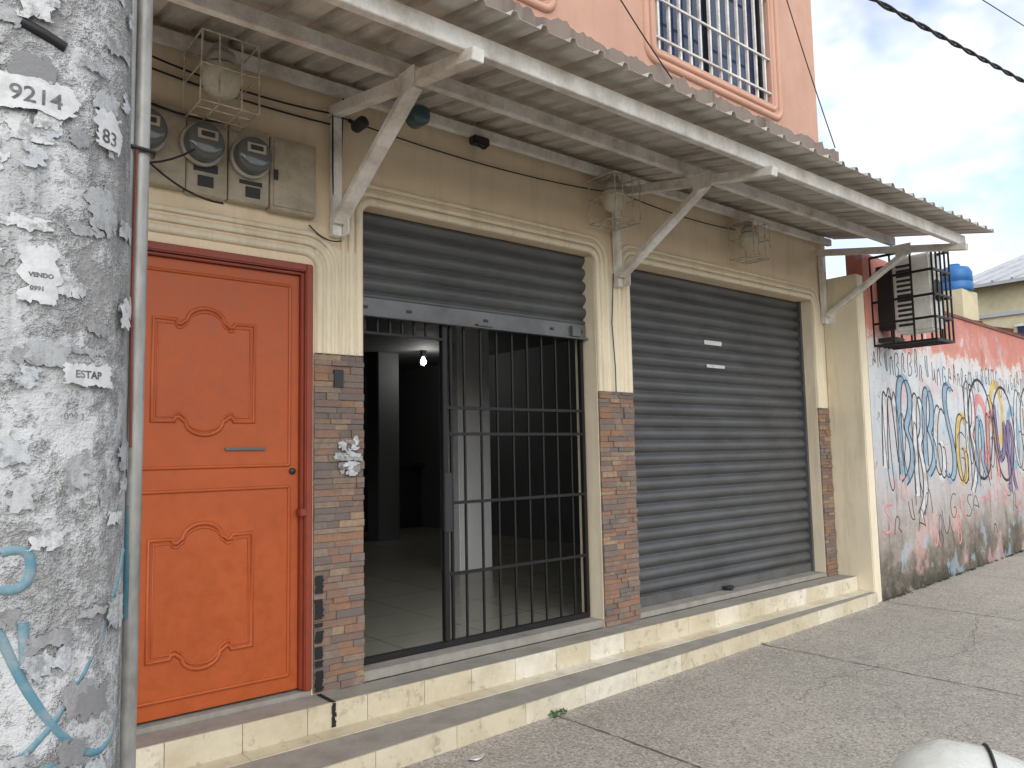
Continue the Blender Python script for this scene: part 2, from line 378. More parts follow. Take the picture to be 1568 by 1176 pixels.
me=bpy.data.meshes.new('black_paint_marks'); bm.to_mesh(me); bm.free(); link('black_paint_marks',me,'seat',B)
bm=bmesh.new()
for i in range(12):
    z=-.025-i*.009; bmbox(bm,1.703+.006*mnoise.noise(Vector((1,z*60,0))),1.722+.01*mnoise.noise(Vector((4,z*60,0))),-.196,-.1915,z-.0045,z+.0045)
bmbox(bm,1.705,1.725,-.19,-.03,-.019,-.0165)
me=bpy.data.meshes.new('black_paint_drip'); bm.to_mesh(me); bm.free(); link('black_paint_drip',me,'seat',B)
# ---- orange door
D=empty('orange_panel_door',B)
boxes('threshold',[(.66,1.69,-.0,.2,-.2,.0)],'floor_dark',D)
boxes('door_frame',[(.66,.70,-.012,.1,0.002,2.1),(1.65,1.69,-.012,.1,0.002,2.1),(.70,1.65,-.012,.1,2.06,2.1)],'doorframe',D,.006)
boxes('frame_inner_bead',[(.70,.715,.01,.08,0.01,2.058),(1.635,1.65,.01,.08,0.01,2.058),(.715,1.635,.01,.08,2.045,2.058)],'doorframe',D,.003)
boxes('door_leaf',[(.716,1.634,.035,.08,.012,2.044)],'door',D,.003)
def orn(x0,x1,z0,z1,y):
    xc=(x0+x1)/2; pts=[]
    def bumpc(sgn,z,rev):
        q=[(xc-.135,z),(xc-.128,z-sgn*.018),(xc-.112,z-sgn*.02),(xc-.095,z-sgn*.004)]
        for i in range(11):
            a=math.pi*(1-i/10); q.append((xc+.085*math.cos(a),z+sgn*(.0+.062*math.sin(a))))
        q+=[(xc+.095,z-sgn*.004),(xc+.112,z-sgn*.02),(xc+.128,z-sgn*.018),(xc+.135,z)]
        return q[::-1] if rev else q
    pts=[(x0,z1)]+bumpc(1,z1,False)+[(x1,z1),(x1,z0)]+bumpc(-1,z0,True)+[(x0,z0)]
    return [(a,y,b_) for a,b_ in pts]
for z0,z1 in ((1.30,1.765),(.255,.775)):
    tube('panel_moulding',[orn(.945,1.405,z0,z1,.035)],.010,'door',D,True)
    tube('panel_moulding_inner',[orn(.965,1.385,z0+.02,z1-.02,.035)],.005,'door',D,True)
for z0,z1 in ((1.09,1.985),(.085,.985)):
    tube('stile_moulding',[rrect(.765,1.585,z0,z1,.01,.034)],.008,'door',D,True)
boxes('mail_slot',[(1.27,1.46,.022,.036,1.165,1.178)],'slatbar',D,.002)
lathe('lock',[(.001,-.012),(.014,-.01),(.016,0),(.016,.01)],(1.60,.03,1.06),'dark',D,'Y')
boxes('latch',[(1.62,1.655,-.02,.034,.84,.875)],'doorframe',D,.004)
# ---- shutters
def shutter(name,x0,x1,z0,z1,y,mat,parent,pitch=.092):
    bm=bmesh.new(); prof=[]
    z=z1
    while z>z0:
        for t,d in ((0,.012),(.05,.016),(.1,.004),(.25,-.012),(.45,-.020),(.65,-.018),(.82,-.006),(.92,.004)):
            zz=z-pitch*t
            if zz>z0: prof.append((y+d,zz))
        z-=pitch
    prof.append((y,z0))
    nx=8; rows=[]
    for (yy,zz) in prof:
        rows.append([bm.verts.new((x0+(x1-x0)*i/nx, yy+.004*mnoise.noise(Vector((x0+i*.7,zz*1.2,0))), zz)) for i in range(nx+1)])
    for a,b_ in zip(rows,rows[1:]):
        for i in range(nx): bm.faces.new((a[i],a[i+1],b_[i+1],b_[i]))
    bmesh.ops.recalc_face_normals(bm,faces=bm.faces)
    me=bpy.data.meshes.new(name); bm.to_mesh(me); bm.free(); o=link(name,me,mat,parent,True)
    return o
s1=empty('half_open_rolling_shutter',B)
shutter('slats',1.97,3.738,1.99,2.49,.1,'shutter',s1)
boxes('bottom_bar',[(1.975,3.73,.085,.105,1.885,1.99),(1.975,3.73,.06,.085,1.885,1.895)],'slatbar',s1,.003)
boxes('bar_bolts',[(x,x+.03,.078,.086,1.93,1.945) for x in (2.02,2.3,2.85,3.4,3.66)],'dark',s1)
boxes('handles',[(2.78,2.9,.05,.085,1.896,1.91),(3.58,3.66,.06,.085,1.90,1.97)],'slatbar',s1,.003)
s2=empty('closed_rolling_shutter',B)
shutter('slats',4.08,6.575,.09,2.49,.14,'shutter',s2)
boxes('bottom_bar',[(4.09,6.57,.12,.15,.02,.092)],'slatbar',s2,.003)
boxes('guide_rail',[(6.545,6.573,.10,.16,.0,2.47)],'shutter',s2)
boxes('stickers',[(5.1,5.33,.1145,.117,1.965,2.0),(5.12,5.36,.1145,.117,1.78,1.805)],'sticker',s2)
boxes('padlock',[(5.2,5.3,.07,.12,.03,.05),(5.23,5.27,.06,.08,-.0,.04)],'dark',s2,.004)
# ---- security gate
G=empty('security_gate',B)
lst=[((1.98,.12,.05),(3.72,.12,.05),.03,.035),((1.98,.12,1.93),(3.72,.12,1.93),.03,.03),
     ((2.57,.12,.068),(2.57,.12,1.92),.035,.035),((3.705,.12,.068),(3.705,.12,1.92),.03,.03),((2.62,.12,.068),(2.62,.12,1.92),.018,.018)]
beams('frame',lst,'black',G)
bars=[((x,.12,.068),(x,.12,1.92),.012,.012) for x in [2.72+.125*i for i in range(8)]]
bars+=[((x,.12,1.80),(x,.12,1.92),.012,.012) for x in [2.05,2.13,2.21,2.29,2.37,2.45]]
beams('vertical_bars',bars,'black',G,0)
beams('rails',[((2.57,.108,z),(3.70,.108,z),.010,.018) for z in (1.40,1.245,.845,.44)]+[((1.99,.108,1.80),(2.56,.108,1.80),.01,.015)],'black',G,0)
boxes('lock_box',[(2.545,2.6,.085,.11,.68,1.02)],'dark',G,.004)
beams('open_leaf',[((2.0,.16,.06),(2.0,.7,.06),.03,.03),((2.0,.16,1.9),(2.0,.7,1.9),.03,.03),((2.0,.7,.075),(2.0,.7,1.885),.03,.03)]+[((2.0,y,.07),(2.0,y,1.88),.012,.012) for y in (.28,.4,.52,.6)],'black',G,0)
boxes('sill',[(1.97,3.74,-.0,.128,-.02,.03),(4.08,6.58,-.0,.17,-.02,.018)],'floor_dark',B,.004)
# ---------------------------------------------------------------- steps
ST=empty('entrance_steps')
def lowY(x): return -.56+(x-1.95)*(.2/4.8)
boxes('upper_step',[(-4,6.77,-.18,-.001,GZ,-.022)],'floor_dark',ST,.004)
bm=bmesh.new()
v=[]
for x in (-4,6.77):
    for y,z in ((lowY(x)+.012,GZ),(lowY(x)+.012,-.142),(-.185,-.142),(-.185,GZ)): v.append(bm.verts.new((x,y,z)))
for a,b_ in ((0,1),(1,2),(2,3),(3,0)): bm.faces.new((v[a],v[b_],v[b_+4],v[a+4]))
bm.faces.new(v[:4]); bm.faces.new(v[4:])
bmesh.ops.recalc_face_normals(bm,faces=bm.faces)
me=bpy.data.meshes.new('lower_step'); bm.to_mesh(me); bm.free(); link('lower_step',me,'floor_dark',ST)
bm=bmesh.new(); x=-4
while x<6.76:
    w=min(random.uniform(.28,.34),6.765-x); 
    bmbox(bm,x+.0015,x+w-.0015,-.19,-.18,-.138,-.019+random.uniform(-.001,.001)); x+=w
x=-4
while x<6.76:
    w=min(.44,6.765-x); ya,yb=lowY(x),lowY(x+w)
    q=[(x+.0015,ya),(x+w-.0015,yb)]
    vs=[]
    for (xx,yy) in q:
        for dy,zz in ((0,GZ-.01),(0,-.139),(.011,-.139),(.011,GZ-.01)): vs.append(bm.verts.new((xx,yy+dy,zz)))
    for a,b_ in ((0,1),(1,2),(2,3),(3,0)): bm.faces.new((vs[a],vs[b_],vs[b_+4],vs[a+4]))
    bm.faces.new(vs[:4]); bm.faces.new(vs[4:]); x+=w
x=-4
while x<6.76:
    w=min(.33,6.765-x); bmbox(bm,x+.0015,x+w-.0015,-.30,-.191,-.1415,-.1375); x+=w
bmesh.ops.recalc_face_normals(bm,faces=bm.faces)
me=bpy.data.meshes.new('step_tiles'); bm.to_mesh(me); bm.free(); link('step_tiles',me,'tile',ST)
# ---------------------------------------------------------------- awning
A=empty('corrugated_awning')
def sheetz(y): return 3.10+y*.188
bm=bmesh.new(); x=-3.8; P=.165; cols=[]
prof=[(0,0),(.40,0),(.48,1),(.62,1),(.70,0)]
while x<7.06:
    for t,h in prof:
        xx=x+P*t
        if xx>7.06: break
        row=[]
        for j,y in enumerate((-.0,-.35,-.7,-1.05,-1.38-.012*mnoise.noise(Vector((xx*6,0,0))))):
            sag_=.008*mnoise.noise(Vector((xx*.8,y*2,0)))
            row.append(bm.verts.new((xx,y,sheetz(y)+.026*h+.012+sag_)))
        cols.append(row)
    x+=P
for a,b_ in zip(cols,cols[1:]):
    for i in range(4): bm.faces.new((a[i],b_[i],b_[i+1],a[i+1]))
me=bpy.data.meshes.new('corrugated_sheet'); bm.to_mesh(me); bm.free(); o=link('corrugated_sheet',me,'galv',A)
so=o.modifiers.new('s','SOLIDIFY'); so.thickness=.0015
beams('purlins',[((-3.8,-1.2,2.79),(6.86,-1.2,2.79),.045,.085),((-3.8,-.64,2.915),(6.86,-.64,2.915),.045,.07),((-3.8,-.06,3.035),(6.86,-.06,3.035),.045,.06)],'white_steel',A)
def bracket(x):
    e=empty('bracket',A)
    zb=2.26
    beams('arm',[((x,-.0,2.935),(x,-1.27,2.715),.06,.055)],'white_steel',e)
    beams('wall_post',[((x,-.035,zb),(x,-.035,2.89),.05,.045)],'white_steel',e)
    beams('strut',[((x+.0,-.07,2.33),(x+.0,-.80,2.775),.075,.035)],'white_steel',e)
    boxes('gusset',[(x+.028,x+.034,-.12,-.03,2.26,2.40),(x-.036,x-.031,-.85,-.72,2.74,2.84)],'white_steel',e)
for x in (1.80,3.94,6.74,-.9): bracket(x)
# ---------------------------------------------------------------- meter panel
MP=empty('electricity_meter_panel')
boxes('cabinet',[(.62,1.045,-.055,-.001,2.35,2.73),(1.05,1.235,-.05,-.001,2.34,2.72),(1.24,1.435,-.055,-.001,2.34,2.71),(1.44,1.68,-.06,-.001,2.33,2.70)],'panel',MP,.004)
boxes('door_rim',[(1.455,1.665,-.066,-.061,2.35,2.68)],'panel',MP,.002)
boxes('seal_window',[(1.10,1.17,-.056,-.05,2.38,2.43),(1.32,1.39,-.061,-.055,2.37,2.42)],'dark',MP)
boxes('plate',[(1.08,1.19,-.053,-.05,2.45,2.49),(1.29,1.40,-.058,-.055,2.43,2.45)],'dark',MP)
boxes('latch',[(1.455,1.475,-.072,-.066,2.48,2.53)],'dark',MP)
for cx,cz in ((.86,2.57),(1.11,2.565),(1.335,2.555)):
    e=empty('round_meter',MP)
    lathe('base_ring',[(.098,-.055),(.1,-.075),(.094,-.085),(.088,-.085)],(cx,0,cz),'lampcap',e,'Y',32)
    lathe('dome',[(.086,-.084),(.086,-.125),(.078,-.145),(.06,-.152),(.001,-.154)],(cx,0,cz),'meterglass',e,'Y',32)
    boxes('face',[(cx-.045,cx+.045,-.158,-.1545,cz-.0,cz+.045)],'panel',e,.001)
    boxes('lcd',[(cx-.03,cx+.03,-.1605,-.158,cz+.012,cz+.035)],'dark',e)
CB=empty('service_cables')
def sag(p0,p1,s,n=10): 
    return [(p0[0]+(p1[0]-p0[0])*i/n,p0[1]+(p1[1]-p0[1])*i/n,p0[2]+(p1[2]-p0[2])*i/n-s*4*(i/n)*(1-i/n)) for i in range(n+1)]
tube('meter_cables',[sag((.6,-.05,2.80),(1.25,-.08,2.7),.05),sag((.6,-.03,2.5),(1.05,-.17,2.5),.09),sag((.75,-.17,2.5),(1.2,-.1,2.3),.06),
  sag((.6,-.02,2.93),(1.78,-.02,2.86),.03),sag((.6,-.03,3.0),(1.78,-.02,2.92),.05),sag((1.83,-.03,2.6),(1.83,-.06,3.0),.0)],.005,'cable',CB)
tube('wall_cables',[sag((1.76,-.02,2.92),(3.9,-.02,2.93),.05),sag((4.0,-.02,2.95),(5.4,-.02,2.92),.03),[(1.775,-.05,2.95),(1.77,-.06,2.6),(1.78,-.05,2.45)],
  [(3.90,-.03,2.35),(3.88,-.02,2.0),(3.89,-.03,1.7),(3.89,-.03,1.53)],sag((1.66,-.02,2.3),(1.83,-.04,2.24),.03)],.004,'cable',CB)
# ---------------------------------------------------------------- caged lamps
def caged(x,z,s=1):
    e=empty('caged_wall_lamp'); y=-.17; w=.125*s
    lathe('cap',[(.02,.15*s),(.06*s,.145*s),(.07*s,.10*s),(.055*s,.09*s)],(x,y,z),'lampcap',e)
    lathe('neck',[(.03,.19*s),(.03,.145*s)],(x,y,z),'lampcap',e)
    lathe('glass_globe',[(.055*s,.09*s),(.085*s,.075*s),(.09*s,.03*s),(.075*s,-.03*s),(.04*s,-.06*s),(.001,-.065*s)],(x,y,z),'lampglass',e)
    p=[]; t,b_=.17*s,-.15*s
    for sx in (-1,1):
        for sy in (-1,1): p.append([(x+sx*w,y+sy*w,z+t),(x+sx*w*1.05,y+sy*w,z+b_)])
    for zz in (t,b_,.02*s):
        p.append([(x-w,y-w,z+zz),(x+w,y-w,z+zz),(x+w,y+w,z+zz),(x-w,y+w,z+zz),(x-w,y-w,z+zz)])
    for k in (-.4,.4): p.append([(x+k*w,y-w,z+b_),(x+k*w,y-w,z+t)]); p.append([(x-w,y+k*w,z+b_),(x+w,y+k*w,z+b_)])
    for k in (-.4,.4): p.append([(x+k*w,y-w,z+b_),(x+k*w,y+w,z+b_)])
    p.append([(x,y+w,z+.2*s),(x,-.0,z+.2*s)]); p.append([(x-w,y+w,z+t),(x-w,0,z+t)]); p.append([(x+w,y+w,z+t),(x+w,0,z+t)])
    tube('wire_cage',p,.0045,'cage',e,res=1)
    boxes('mount',[(x-.03,x+.03,y,-.0,z+.175*s,z+.20*s)],'lampcap',e,.003)
caged(1.16,2.83,1.0); caged(3.78,2.79,.95); caged(5.36,2.77,.9)
FL=empty('small_floodlight'); lathe('housing',[(.02,.06),(.05,.05),(.055,-.03),(.035,-.06)],(2.14,-.30,2.90),'teal_plastic',FL,'Y'); beams('arm',[((2.14,-.28,2.94),(2.14,-.06,3.0),.02,.02)],'dark',FL)
SC=empty('security_camera'); lathe('body',[(.015,-.06),(.032,-.05),(.032,.03),(.02,.05)],(1.9,-.1,2.86),'dark',SC,'Y'); beams('arm',[((1.9,-.06,2.88),(1.9,0,2.92),.02,.02)],'dark',SC)
JB=empty('junction_box'); boxes('body',[(2.66,2.78,-.1,-.04,2.96,3.01)],'dark',JB,.008); tube('leads',[[(2.70,-.07,2.97),(2.72,-.1,2.93),(2.76,-.08,2.95),(2.8,-.05,3.0)]],.005,'cable',JB)
# ---------------------------------------------------------------- utility pole
UP=empty('concrete_utility_pole'); PC=(.165,-2.12)
def pr(z): return .175-.006*(z-1)
bm=bmesh.new(); seg=96; rows=[]
zs=[GZ-.1+i*.03 for i in range(130)]+[3.7+i*.5 for i in range(1,13)]
for z in zs:
    row=[]
    for i in range(seg):
        a=2*math.pi*i/seg; d=Vector((math.cos(a),math.sin(a),0))
        lump=.003*mnoise.noise(Vector((d.x*3,d.y*3,z*3)))+.0015*mnoise.noise(Vector((d.x*14,d.y*14,z*14)))
        r=pr(z)+lump; row.append(bm.verts.new((PC[0]+d.x*r,PC[1]+d.y*r,z)))
    rows.append(row)
for a,b_ in zip(rows,rows[1:]):
    for i in range(seg): bm.faces.new((a[i],a[(i+1)%seg],b_[(i+1)%seg],b_[i]))
bm.faces.new(rows[-1])
me=bpy.data.meshes.new('pole_shaft'); bm.to_mesh(me); bm.free(); link('pole_shaft',me,'pole',UP,True)
camdir=math.atan2(-3.607-PC[1],0-PC[0])
def onpole(s,z,off=.003):
    a=camdir+s/pr(z); r=pr(z)+off; return (PC[0]+math.cos(a)*r,PC[1]+math.sin(a)*r,z)
def poletext(txt,s,z,size):
    t=bpy.data.curves.new('t','FONT'); t.body=txt; t.size=size; t.offset=.0004
    o=bpy.data.objects.new('t',t); COL.objects.link(o); bpy.context.view_layer.update()
    me=bpy.data.meshes.new_from_object(o); COL.objects.unlink(o); bpy.data.objects.remove(o)
    for v in me.vertices: v.co=onpole(s+v.co.x,z+v.co.y,.0095)
    me.name='painted_number'; me.materials.clear(); link('painted_number',me,'faded_black',UP)
def poleplates(lst,mat,name):
    bm=bmesh.new(); n=20
    for (s0,s1,z0,z1,off,rag) in lst:
        q=random.random()*50; r=[]
        for j in range(n+1):
            rr=[]
            for i in range(n+1):
                u,v_=i/n,j/n; ed=max(abs(u-.5),abs(v_-.5))*2
                js=rag*ed*(mnoise.noise(Vector((u*4+q,v_*4,q)))+.5*mnoise.noise(Vector((u*13+q,v_*13,q)))+.25*mnoise.noise(Vector((u*30+q,v_*30,q))))
                jz=rag*ed*(mnoise.noise(Vector((u*4,v_*4+q,q+9)))+.5*mnoise.noise(Vector((u*13,v_*13+q,q+9)))+.25*mnoise.noise(Vector((u*30,v_*30+q,q+9))))
                rr.append(bm.verts.new(onpole(s0+(s1-s0)*u+js,z0+(z1-z0)*v_+jz,off)))
            r.append(rr)
        for a,b_ in zip(r,r[1:]):
            for i in range(n): bm.faces.new((a[i],a[i+1],b_[i+1],b_[i]))
    me=bpy.data.meshes.new(name); bm.to_mesh(me); bm.free(); link(name,me,mat,UP)
rp=random.Random(21); lst=[]
for i in range(190):
    s0=rp.uniform(-.32,.20); z0=rp.uniform(.35,2.3); w=rp.uniform(.008,.06); h=rp.uniform(.006,.045)
    lst.append((s0,s0+w,z0,z0+h,.0034+.000025*i,rp.uniform(.008,.022)))
poleplates(lst,'paper','torn_posters')
poleplates([(-.03,.075,1.655,1.70,.0089,.012),(.105,.16,1.63,1.69,.0089,.012),(.012,.058,1.36,1.45,.0089,.014),(.07,.15,1.245,1.275,.0089,.012)],'sticker','number_plates')
poletext('9214',-.012,1.664,.034); poletext('83',.118,1.64,.032)
poletext('921',.0,1.875,.02); poletext('ESTAP',.085,1.255,.016); poletext('098 1',.07,1.19,.014); poletext('VENDO',.02,1.40,.009); poletext('0991',.022,1.38,.009)
tube('teal_tag',[[onpole(s,z,-.004) for s,z in pts] for pts in (
  [(.23,.98),(.19,.90),(.13,.82),(.07,.74),(.02,.70),(-.02,.69)],
  [(-.01,.92),(.02,.84),(.06,.76),(.11,.70),(.16,.67),(.19,.70)],
  [(.0,1.0),(.03,1.01),(.045,.98),(.03,.94),(.0,.95)],[(.02,.66),(.06,.72),(.11,.66)],[(.03,.9),(.035,.84)])],.0085,'teal',UP,smoothc=True)
tube('black_smear',[[onpole(s,z,-.002) for s,z in [(0,1.79),(.03,1.78),(.06,1.77)]]],.0095,'seat',UP)
az=math.radians(13.55); dd=1.5
cx,cy=math.sin(az)*dd,-3.607+math.cos(az)*dd
CO=empty('service_conduit')
tube('pipe',[[(cx,cy,z*.25-.3) for z in range(0,40)]],.0145,'conduit',CO,res=4)
tube('inner_pipe',[[(cx-.024,cy-.012,GZ),(cx-.024,cy-.012,6)]],.009,'conduit',CO,res=3)
tube('clamps',[[(cx-.05,cy,z),(cx-.02,cy-.022,z),(cx+.018,cy-.016,z),(cx+.022,cy+.01,z)] for z in (1.68,.6,2.4)],.004,'cable',CO)
tube('red_wire',[[(cx-.012,cy-.02,1.68),(cx-.014,cy-.02,1.4),(cx-.01,cy-.018,1.15)]],.002,'redcable',CO)
tube('teal_paint_smear',[[(cx-.0068,cy-.003,.86),(cx-.0065,cy-.003,.95),(cx-.0058,cy-.002,1.05)]],.010,'darkteal',CO,res=4)
# ---------------------------------------------------------------- graffiti wall
GW=empty('graffiti_wall'); p0=Vector((6.905,-.335,0)); p1=Vector((11.4,-.06,0)); wd=(p1-p0).normalized(); wn=Vector((wd.y,-wd.x,0))
ang=math.atan2(wd.y,wd.x)
def wallbm(segs,mat,name):
    bm=bmesh.new()
    for s0,s1,z0,z1,o0,o1 in segs: bmbox(bm,s0,s1,o0,o1,z0,z1)
    bmesh.ops.recalc_face_normals(bm,faces=bm.faces)
    me=bpy.data.meshes.new(name); bm.to_mesh(me); bm.free(); o=link(name,me,mat,GW); return o
parts=[wallbm([(0,1.45,GZ,2.9,0,.15),(1.45,26,GZ,2.55,0,.15)],'graf','wall_body'),wallbm([(1.45,26,2.55,2.585,-.015,.165)],'rust','coping')]
def stroke(paths,r,mat,sc=.12):
    o=tube('spray_tag',paths,r,mat,GW,smoothc=True,res=1); o.scale=(1,sc,1); parts.append(o)
rnd=random.Random(11)
def letter(s,z,w,h,kind):
    P=lambda a,b_:(s+a*w+rnd.uniform(-.06,.06)*w,0,z+b_*h+rnd.uniform(-.05,.05)*h)
    K=[lambda:[P(0,0),P(.05,.7),P(.3,1.05),P(.6,.8),P(.55,.4),P(.25,.35),P(.7,.05)],
       lambda:[P(.9,.85),P(.5,1.1),P(.05,.7),P(0,.3),P(.4,-.05),P(.9,.15),P(.85,.5),P(.5,.45)],
       lambda:[P(0,1),P(.1,.2),P(.4,0),P(.7,.3),P(.75,1),P(.8,.2),P(1.05,0)],
       lambda:[P(.1,0),P(0,.8),P(.4,1.1),P(.9,.9),P(.8,.55),P(.3,.5),P(.9,.35),P(.85,0),P(.2,-.08)],
       lambda:[P(.0,.1),P(.4,1.1),P(.6,1.0),P(.9,0),P(.75,.4),P(.2,.45)],
       lambda:[P(.8,.95),P(.3,1.05),P(.1,.75),P(.7,.45),P(.75,.1),P(.3,-.05),P(0,.15)],
       lambda:[P(.1,1),P(.15,-.1),P(.9,.0),P(.5,.2),P(.5,1.1)],
       lambda:[P(0,0),P(.2,1),P(.45,.3),P(.7,1.1),P(1,0)]]
    return K[kind%8]()
s=.25
big_w=[];big_b=[];big_p=[];mid=[];fills={'white_paint':[],'purple_paint':[],'pink_paint':[],'yellow_paint':[],'blue_paint':[]}
while s<14:
    w=rnd.uniform(.28,.5); h=rnd.uniform(.7,1.15); z=rnd.uniform(.5,.95); k=rnd.randrange(8)
    f=rnd.choice(['white_paint','white_paint','white_paint','pink_paint','purple_paint','blue_paint','yellow_paint'] if s>1.5 else ['white_paint','white_paint','blue_paint'])
    L0=letter(s,z,w,h,k)
    fills[f].append(L0)
    big_b.append([(a-.055,b_,c_+.02) for a,b_,c_ in L0]); big_b.append([(a+.06,b_,c_-.015) for a,b_,c_ in L0])
    if rnd.random()<.7: mid.append(letter(s-.05,z+rnd.uniform(-.2,.2),w,h*.8,rnd.randrange(8)))
    s+=w*.95
for k,(f,v) in enumerate(fills.items()):
    if v: stroke(v,.058,f,.03+.003*k)
stroke(big_b,.013,'black_paint',.25); stroke(mid,.008,'black_paint',.45)
sm=[];smw=[]
s=.1
while s<12:
    w=rnd.uniform(.07,.13); sm.append(letter(s,rnd.uniform(1.72,1.86),w,rnd.uniform(.15,.26),rnd.randrange(8))); s+=w*1.5
s=.1
while s<12:
    w=rnd.uniform(.1,.3); (sm if rnd.random()<.55 else smw).append(letter(s,rnd.uniform(.05,.65),w,rnd.uniform(.12,.35),rnd.randrange(8))); s+=w*.9
stroke(sm,.0065,'black_paint',.5); stroke(smw,.012,'pink_paint',.3)
ovs=[]
for s_,z_ in ((3.1,1.3),(5.2,1.3),(4.0,1.25)):
    ovs.append([(s_+.45*math.cos(a)*(1+.1*math.sin(3*a)),0,z_+.62*math.sin(a)) for a in [i*math.pi/5 for i in range(11)]])
stroke(ovs,.02,'black_paint',.2)
for s_,z_,m_ in ((3.1,1.3,'pink_paint'),(3.75,1.5,'yellow_paint'),(4.4,1.2,'blue_paint')):
    stroke([[(s_+.25*math.cos(a),0,z_+.38*math.sin(a)) for a in [i*math.pi/5 for i in range(11)]]],.07,m_,.02)
for o in parts:
    o.location=p0; o.rotation_euler=(0,0,ang)
bm=bmesh.new()
def leafclump(cx,cy,cz,n,r,ls):
    for _ in range(n):
        a=random.uniform(0,6.28); q=random.random()**.5*r; c=Vector((cx+q*math.cos(a)*1.5,cy+q*math.sin(a)*.5,cz+random.uniform(0,r*.9)*(1-q/r*.6)))
        d=Vector((random.uniform(-1,1),random.uniform(-1,1),random.uniform(0,1))).normalized(); e=d.orthogonal().normalized()*ls*.25
        vs=[bm.verts.new(c),bm.verts.new(c+d*ls*.5+e),bm.verts.new(c+d*ls),bm.verts.new(c+d*ls*.5-e)]; bm.faces.new(vs)
for i in range(60):
    s=random.uniform(0,4.5); p=p0+wd*s+wn*.02; leafclump(p.x,p.y,GZ,14,.025,.014)
me=bpy.data.meshes.new('moss'); bm.to_mesh(me); bm.free(); link('moss_growth',me,'moss')
bm=bmesh.new(); leafclump(2.82,lowY(2.82)-.03,GZ,45,.045,.022); leafclump(4.85,lowY(4.85)-.02,GZ,14,.02,.014)
me=bpy.data.meshes.new('weed'); bm.to_mesh(me); bm.free(); link('weed_plant',me,'leaf')
# ---------------------------------------------------------------- air conditioner in cage
AC=empty('caged_air_conditioner')
boxes('unit_body',[(7.16,7.37,-.82,-.48,2.14,2.84)],'acw',AC,.02)
boxes('louvres',[(7.152,7.16,-.64,-.52,2.2+.045*i,2.222+.045*i) for i in range(13)],'dark',AC)
boxes('wall_bracket',[(7.16,7.37,-.47,-.32,2.08,2.12),(7.2,7.33,-.46,-.32,2.2,2.8)],'dark',AC,.004)
lathe('fan_ring',[(.09,-.835),(.1,-.83),(.1,-.82)],(7.27,0,2.5),'dark',AC,'Y',32)
cg=[]; X0,X1,Y0,Y1,Z0,Z1=7.06,7.43,-.87,-.33,2.04,2.86
for z in (Z0,2.24,2.44,2.66,Z1): cg+= [((X0,Y1,z),(X0,Y0,z),.02,.02),((X0,Y0,z),(X1,Y0,z),.02,.02),((X1,Y0,z),(X1,Y1,z),.02,.02)]
for i in range(5):
    x=X0+(X1-X0)*i/4; cg.append(((x,Y0,Z0),(x,Y0,Z1),.014,.014)); cg.append(((x,Y0,Z0),(x,Y1,Z0),.014,.014))
for i in range(6):
    y=Y1+(Y0-Y1)*i/6
    if i%2==0: cg.append(((X0,y,Z0),(X0,y,Z1),.014,.014))
    cg.append(((X1,y,Z0),(X1,y,Z1),.014,.014))
beams('iron_cage',cg,'black',AC,0)
# ---------------------------------------------------------------- background
BH=empty('distant_house')
boxes('house_walls',[(21,32,.2,4.05,GZ,4.98)],'farwall',BH)
boxes('parapet_band',[(20.94,20.998,.2,4.05,4.2,4.3)],'roofm',BH)
me=bpy.data.meshes.new('metal_roof'); me.from_pydata([(20.6,-.1,5.0),(20.6,4.3,5.0),(28.5,4.3,7.3),(28.5,-.1,7.3),(20.6,-.1,4.92),(20.6,4.3,4.92),(28.5,4.3,4.98),(28.5,-.1,4.98)],[],[(0,1,2,3),(0,4,5,1),(1,5,6,2),(0,3,7,4),(3,2,6,7)]); link('metal_roof',me,'roofm',BH)
beams('roof_seams',[((20.58,.1+.42*i,5.02),(28.5,.1+.42*i,7.32),.05,.04) for i in range(10)],'roofm',BH,0)
boxes('house_windows',[(20.96,20.998,1.9,2.7,3.3,3.9),(20.96,20.998,.8,1.5,3.3,3.9)],'glass',BH)
boxes('window_mullions',[(20.94,20.958,2.28,2.32,3.3,3.9),(20.93,20.959,1.85,2.75,3.9,3.96),(20.93,20.959,1.85,2.75,3.24,3.3)],'white_steel',BH)
SH=empty('rear_shed_roof')
me=bpy.data.meshes.new('rusty_roof'); me.from_pydata([(9.0,.35,2.80),(17,.75,2.80),(17,2.2,3.3),(9.0,2.2,3.3)],[],[(0,1,2,3)]); link('rusty_roof',me,'rust',SH)
boxes('shed_walls',[(9.2,16.3,.9,2.1,GZ,2.75)],'rust',SH)
beams('rafters',[((x,.30,2.76),(x,2.2,3.27),.05,.07) for x in (9.2,10.4,11.6,12.8,14)],'rust',SH,0)
TK=empty('blue_water_tank')
lathe('tank_body',[(.30,0),(.32,.04),(.32,.18),(.305,.195),(.32,.21),(.32,.4),(.27,.5),(.11,.55),(.11,.59),(.001,.6)],(17,2.56,4.22),'blueplast',TK)
boxes('tank_stand',[(16.6,17.4,2.30,3.1,GZ,4.22)],'farwall',TK)
OW=empty('overhead_cables')
def wirep(a,b_,s,n=24): return sag(a,b_,s,n)
tw=[]
for k in (0,math.pi):
    tw.append([(x_,-1.0+.012*math.cos(x_*9+k),4.727+.11*(x_-6.67)+.012*math.sin(x_*9+k)) for x_ in [-4+.08*i for i in range(420)]])
tube('twisted_cable',tw,.011,'cable',OW,res=1)
tube('thin_cables',[wirep((-4,-.9,4.1),(30,-.9,8.6),.05),wirep((-4,-.75,3.9),(30,-.75,7.6),.05)],.005,'cable',OW)
tube('drop_wires',[sag((3.2,-.04,5.2),(4.35,-.25,3.8),.06),sag((6.05,-.05,5.8),(6.8,-.2,3.9),.05)],.005,'cable',OW)
